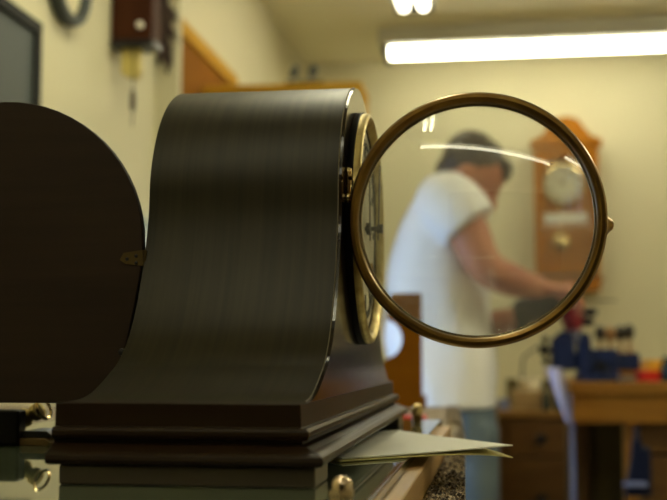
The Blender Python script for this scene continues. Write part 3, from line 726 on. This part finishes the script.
# dark blue dustpan leaning against the bench leg
dp = thing('blue_dustpan', (at(637, 460, YV - .02).x, YV - .03, at(637, 488, YV - .03).z), 'dark blue tapered plastic dustpan hanging before the bench leg', 'dustpan')
yd = YV - .045
pp = [at(633, 439, yd), at(640, 439, yd), at(644, 447, yd), at(651, 449, yd), at(652, 497, yd), at(625, 497, yd), at(631, 460, yd)]
b = BM(); prism(b, [Vector((p.x, yd, p.z)) for p in pp], (0, .03, 0)); ob('pan', b, M['blue_dk'], dp, bevel=.004)
a, c = at(624, 483, yd - .03), at(648, 487, yd - .03); ob('lip', bxo(a.x, c.x, yd - .03, yd, c.z, a.z), M['blue_pale'], dp, bevel=.003)
b = BM(); tube(b, [at(636, 440, yd + .02), at(636, 428, yd + .035)], .006, 10); ob('hanger', b, M['blue_dk'], dp)

# ------------------------------------------------------------------ drawer unit behind
YD = 3.9
dz = at(530, 411, YD).z; dx0, dx1 = at(497, 440, YD).x, at(585, 440, YD).x
du = thing('drawer_unit', ((dx0 + dx1) / 2, YD + .2, 0), 'brown wooden drawer unit standing behind the person', 'drawer unit')
ob('carcass', bxo(dx0, dx1, YD + .012, YD + .5, 0, dz - .02), M['drawer'], du, bevel=.003)
ob('top', bxo(dx0 - .01, dx1 + .01, YD - .006, YD + .51, dz - .02, dz), M['drawer_top'], du, bevel=.003)
for za, zb_ in ((at(540, 457, YD).z + .003, dz - .03), (.40, at(540, 457, YD).z - .003), (.10, .395)):
    dr_ = ob('drawer', bxo(dx0 + .035, dx1 - .012, YD, YD + .012, za, zb_), M['drawer'], du, bevel=.003)
    b = BM(); lathe(b, ((at(541, 438, YD)).x, YD, (za + zb_) / 2), (0, -1, 0), [(.008, 0), (.008, .01), (.017, .016), (.013, .026), (.001, .028)], 18); ob('knob', b, M['black_metal'], dr_)
# clutter on top
def cbox(name, x0, y0, x1, d, zbase, m, label, cat, ya=YD + .08):
    a, c = at(x0, y0, ya), at(x1, y0, ya)
    return tag(ob(name, bxo(a.x, c.x, ya, ya + d, zbase, a.z), M[m], bevel=.004), label, cat), a.z
cbox('olive_carton', 506, 379, 558, .10, dz, 'olive', 'wide dark olive carton at back of drawer unit', 'carton', YD + .30)
_, zA = cbox('tan_box', 512, 391, 552, .16, dz, 'tan', 'tan cardboard box on the drawer unit', 'box')
cbp = at(530, 390, YD + .16)
lath('cream_bowl', (cbp.x, YD + .16, zA), [(.030, 0), (.034, .004), (.042, .036), (.044, .040), (.040, .040), (.030, .008)], M['cream'], 'cream bowl standing on the tan box', 'bowl')
a = at(503, 398, YD + .05); lath('blue_pot', (a.x, YD + .05, dz), [(.018, 0), (.020, .03), (.016, .038), (.001, .039)], M['blue_pale'], 'little pale blue pot at left end of drawer unit', 'pot')
for px_, py_, lab in ((546, 385, 'slim dark bottle between tan box and lilac cloth'), (558, 389, 'slim dark bottle at right end of the drawer unit')):
    a = at(px_, py_, YD + .04); lath('dark_bottle', (a.x, YD + .04, dz), [(.013, 0), (.014, .05), (.006, .065), (.006, a.z - dz), (.001, a.z - dz)], M['green_dk'], lab, 'bottle')
b = BM(); p = [at(524, 357, YD + .44), at(533, 350, YD + .44), at(541, 345, YD + .44)]
ls = thing('angled_rod_stand', (at(522, 400, YD + .44).x, YD + .44, dz), 'thin dark rod stand slanting up behind the cream bowl', 'stand')
tube(b, [at(521, 392, YD + .44), at(523, 360, YD + .44)] + p, .004, 10); ob('rod', b, M['black_metal'], ls)
c = at(521, 392, YD + .44); b = BM(); lathe(b, (c.x, YD + .44, dz), (0, 0, 1), [(.03, 0), (.03, .008), (.008, .012), (.006, c.z - dz + .006)], 20); ob('base', b, M['black_metal'], ls)

# ------------------------------------------------------------------ the person at the vise
def person():
    YM = 3.10                                     # his middle plane
    r = thing('person', (at(470, 420, YM).x, YM, 0), 'dark-haired person in white T-shirt and jeans bending over the vise', 'person')
    P = lambda px, py, y=YM: at(px, py, y)
    th = math.radians(41); hc = P(469.5, 176.5)
    HM = Matrix(((math.cos(th), 0, math.sin(th)), (0, 1, 0), (-math.sin(th), 0, math.cos(th)))) @ Matrix.Scale(.92, 3)
    def hp(f, s, u): return hc + HM @ Vector((f, s, u))
    def blob(bm, f, s, u, a, b_, c): ell(bm, hp(f, s, u), (a, b_, c), HM)
    X = Vector((1, 0, 0)); Yv = Vector((0, 1, 0)); Zv = Vector((0, 0, 1))
    # ---- skin
    bm = BM()
    blob(bm, -.004, 0, .028, .097, .076, .094); blob(bm, .032, 0, -.045, .060, .056, .082); blob(bm, .070, 0, -.108, .024, .028, .020)
    blob(bm, .060, 0, -.02, .040, .052, .05); blob(bm, .083, 0, .016, .014, .046, .011); blob(bm, .090, 0, -.074, .010, .022, .010)
    tube(bm, [hp(.088, 0, .008), hp(.104, 0, -.018), hp(.112, 0, -.038)], [.008, .011, .014], 12); blob(bm, .098, 0, -.040, .010, .017, .009)
    for s in (-1, 1):
        blob(bm, -.008, s * .077, -.012, .020, .009, .033); blob(bm, -.012, s * .080, -.004, .012, .012, .016)
    tube(bm, [hp(-.03, 0, -.03), P(455, 194), P(446, 208)], [.056, .058, .070], 20)
    # trunk under the clothes
    rs = [oval(P(x, y), X, Yv, a, b_, 24) for x, y, a, b_ in ((452, 198, .06, .10), (448, 215, .080, .14), (444, 245, .09, .14), (442, 290, .095, .13), (446, 340, .095, .13), (462, 400, .07, .12), (466, 430, .06, .12))]
    rings(bm, rs)
    # legs inside the jeans
    for s, x0 in ((-1, 472), (1, 466)):
        y = YM + s * .085; hip = P(x0, 420, y)
        tube(bm, [hip, (hip.x + .005, y, .50), (hip.x - .02, y, .09)], [.046, .038, .032], 16)
    # arms
    sh = P(453, 208, YM - .18); el = P(485, 266, YM - .20); wr = P(541, 288, YM - .09)
    arm = spline([sh, P(468, 232, YM - .195), el, P(512, 280, YM - .16), wr], 5)
    n = len(arm); rr = []
    ctrl = [.058, .054, .047, .042, .027]
    for i in range(n):
        t = i / (n - 1) * 4; k = min(int(t), 3); rr.append(ctrl[k] + (ctrl[k + 1] - ctrl[k]) * (t - k))
    tube(bm, arm, rr, 18)
    sh2 = P(453, 212, YM + .17); el2 = P(474, 322, YM + .17); wr2 = P(536, 312, YM + .03)
    arm2 = spline([sh2, P(462, 262, YM + .19), el2, P(505, 322, YM + .10), wr2], 5)
    rr2 = []
    ctrl = [.056, .05, .043, .038, .026]
    for i in range(len(arm2)):
        t = i / (len(arm2) - 1) * 4; k = min(int(t), 3); rr2.append(ctrl[k] + (ctrl[k + 1] - ctrl[k]) * (t - k))
    tube(bm, arm2, rr2, 18)
    def hand(W, d, nrm, side):
        d = d.normalized(); nrm = (nrm - d * nrm.dot(d)).normalized(); side = side.normalized()
        side = (side - d * side.dot(d) - nrm * side.dot(nrm)).normalized()
        rs = [oval(W + d * t, side, nrm, a, b_, 16, 2.6) for t, a, b_ in ((-.02, .026, .022), (.0, .027, .019), (.03, .036, .017), (.06, .041, .015), (.085, .040, .012))]
        rings(bm, rs)
        for i, (ln, so) in enumerate(((.070, .030), (.078, .010), (.072, -.010), (.057, -.029))):
            p = W + d * .078 + side * so; pts = [p]; ang = math.radians(12)
            for sgl, da in ((.42, 28), (.32, 38), (.26, 30)):
                ang += math.radians(da); pts.append(pts[-1] + (d * math.cos(ang) + nrm * math.sin(ang)) * ln * sgl)
            tube(bm, pts, [.0095, .0092, .0085, .0068], 10)
        p = W + d * .018 + side * .026
        pts = [p, p + d * .022 + side * .022 + nrm * .008, p + d * .048 + side * .026 + nrm * .022, p + d * .068 + side * .016 + nrm * .034]
        tube(bm, pts, [.014, .012, .0105, .008], 10)
    hand(wr, Vector((.96, .05, -.12)), Vector((-.1, .2, -1)), Vector((0, 1, 0)))
    hand(wr2, Vector((.96, -.1, .25)), Vector((.2, -.3, 1)), Vector((0, -.3, -1)) if False else Vector((0, -1, 0)))
    ob('body', remeshed(bm, .0055, 4), M['skin'], r, angle=180)
    # ---- eyes
    for s in (-1, 1):
        b = BM(); ell(b, hp(.074, s * .030, -.004), (.010, .010, .008), None, 12, 8); ob('eye', b, M['eye'], r)
    # ---- hair
    b = BM()
    ell(b, hp(-.020, 0, .046), (.096, .082, .080), HM); ell(b, hp(.056, 0, .084), (.034, .054, .025), HM); ell(b, hp(.078, 0, .066), (.014, .044, .020), HM)
    ell(b, hp(-.066, 0, -.008), (.034, .060, .056), HM); ell(b, hp(-.052, 0, .025), (.058, .082, .066), HM)
    hb = remeshed(b, .006, 3)
    for v in hb.verts:
        v.co += Vector((math.sin(v.co.x * 160 + v.co.z * 40), 0, math.sin(v.co.z * 130 + v.co.y * 90))) * .0016
    ob('hair', hb, M['hair'], r, angle=180)
    # ---- T-shirt: trunk + sleeves
    b = BM()
    def ringx(xl, xr, py, bb, y=YM, pw=2.3):
        a, c = P(xl, py, y), P(xr, py, y); return oval((a + c) / 2, X, Yv, (c.x - a.x) / 2, bb, 32, pw)
    rows = [(437, 468, 183, .085), (424, 477, 194, .150), (412, 482, 206, .195), (401, 486, 226, .205), (394, 488, 250, .195), (388, 490, 276, .180), (386, 491, 305, .175), (386, 493, 338, .178), (392, 497, 370, .182), (402, 498, 398, .185), (408, 498.5, 407, .185)]
    rings(b, [ringx(*q) for q in rows])
    # front of the collar
    tube(b, [P(450, 194), P(456, 189), P(462, 191)], [.070, .064, .054], 20)
    s_ = [P(444, 202, YM - .13), P(453, 208, YM - .18), P(461, 216, YM - .195), P(470, 227, YM - .2)]
    tube(b, s_, [.085, .084, .082, .077], 22)
    s2 = [P(444, 204, YM + .13), P(453, 214, YM + .18), P(458, 232, YM + .19), P(461, 250, YM + .19)]
    tube(b, s2, [.08, .08, .078, .074], 22)
    sbm = remeshed(b, .0075, 5)
    # soft folds
    for v in sbm.verts:
        c = v.co; k = max(0, min(1, (1.28 - c.z) / .25))
        c += Vector((math.sin(c.z * 26 + c.x * 14 + math.sin(c.y * 11) * 1.5), math.sin(c.x * 30 + c.z * 12), 0)) * (.0035 * k + .0015)
    ob('t_shirt', sbm, M['shirt'], r, angle=180)
    # ---- jeans
    b = BM()
    top = [oval(P(467, y), X, Yv, a, bb, 28) for y, a, bb in ((392, .072, .150), (410, .076, .155), (430, .078, .158), (452, .074, .155))]
    rings(b, top)
    for s, x0 in ((-1, 474), (1, 466)):
        y = YM + s * .085; hip = P(x0, 425, y)
        tube(b, [hip, hip + Vector((0, 0, -.12)), (hip.x + .006, y, .50), (hip.x - .012, y, .28), (hip.x - .018, y, .035)], [.064, .064, .058, .054, .056], 20)
    ob('jeans', remeshed(b, .009, 4), M['jeans'], r, angle=180)
    for s, x0 in ((-1, 476), (1, 470)):
        y = YM + s * .085; hx = P(x0 - 3, 425, y).x - .018
        b = BM(); rs = [oval((hx + t, y, z / 2), Yv, Zv, w, z / 2, 16, 2.8) for t, w, z in ((-.075, .028, .05), (-.06, .036, .075), (0, .040, .09), (.07, .044, .07), (.14, .046, .055), (.18, .035, .04), (.195, .015, .025))]
        rings(b, rs); ob('shoe', b, M['shoe'], r)
    # ---- the dark tool in his hands
    t = thing('hand_drill', P(540, 310, YM - .02), 'dark grey power tool held in both hands', 'tool')
    y = YM - .02
    b = BM(); tube(b, [P(514, 313, y), P(520, 312, y), P(545, 307, y), P(556, 305, y), P(563, 304, y)], [.022, .034, .036, .030, .016], 20); ob('body', b, M['drill'], t)
    b = BM(); tube(b, [P(527, 312, y), P(520, 335, y)], [.019, .016], 14); ob('handle', b, M['drill'], t)
    b = BM(); cyl(b, P(562, 304, y), P(570, 303, y), .011, 14); ob('chuck', b, M['black_metal'], t)
person()

# ------------------------------------------------------------------ world, sun-less daylight through the window
w = bpy.data.worlds.new('sky'); SC.world = w; w.use_nodes = True
nt = w.node_tree; bg = nt.nodes['Background']
bg.inputs['Color'].default_value = (.55, .72, 1.0, 1); bg.inputs['Strength'].default_value = 3.0
L = bpy.data.lights.new('window_daylight', 'AREA'); L.shape = 'RECTANGLE'; L.size = wy1 - wy0 - .08; L.size_y = wz1 - wz0 - .08
L.energy = 11; L.color = (.36, .58, 1.0)
lo = bpy.data.objects.new('window_daylight', L); COL.objects.link(lo)
lo.location = (XL - .12, (wy0 + wy1) / 2, (wz0 + wz1) / 2); lo.rotation_euler = (0, -PI / 2, 0)

# ------------------------------------------------------------------ camera
cam = bpy.data.cameras.new('camera'); co = bpy.data.objects.new('camera', cam); COL.objects.link(co)
co.location = (0, 0, H); co.rotation_euler = (PI / 2 + PITCH, 0, YAW)
cam.sensor_width = 36; cam.lens = FPX * 36 / 667; cam.clip_start = .02
cam.dof.use_dof = True; cam.dof.focus_distance = .655; cam.dof.aperture_fstop = 9.0; cam.dof.aperture_blades = 0
SC.camera = co
vs = SC.view_settings
vs.view_transform = 'Standard'; vs.look = 'None'; vs.gamma = 1; vs.use_curve_mapping = False; vs.exposure = 0
SC.cycles.use_denoising = True
SC.cycles.transparent_max_bounces = 16
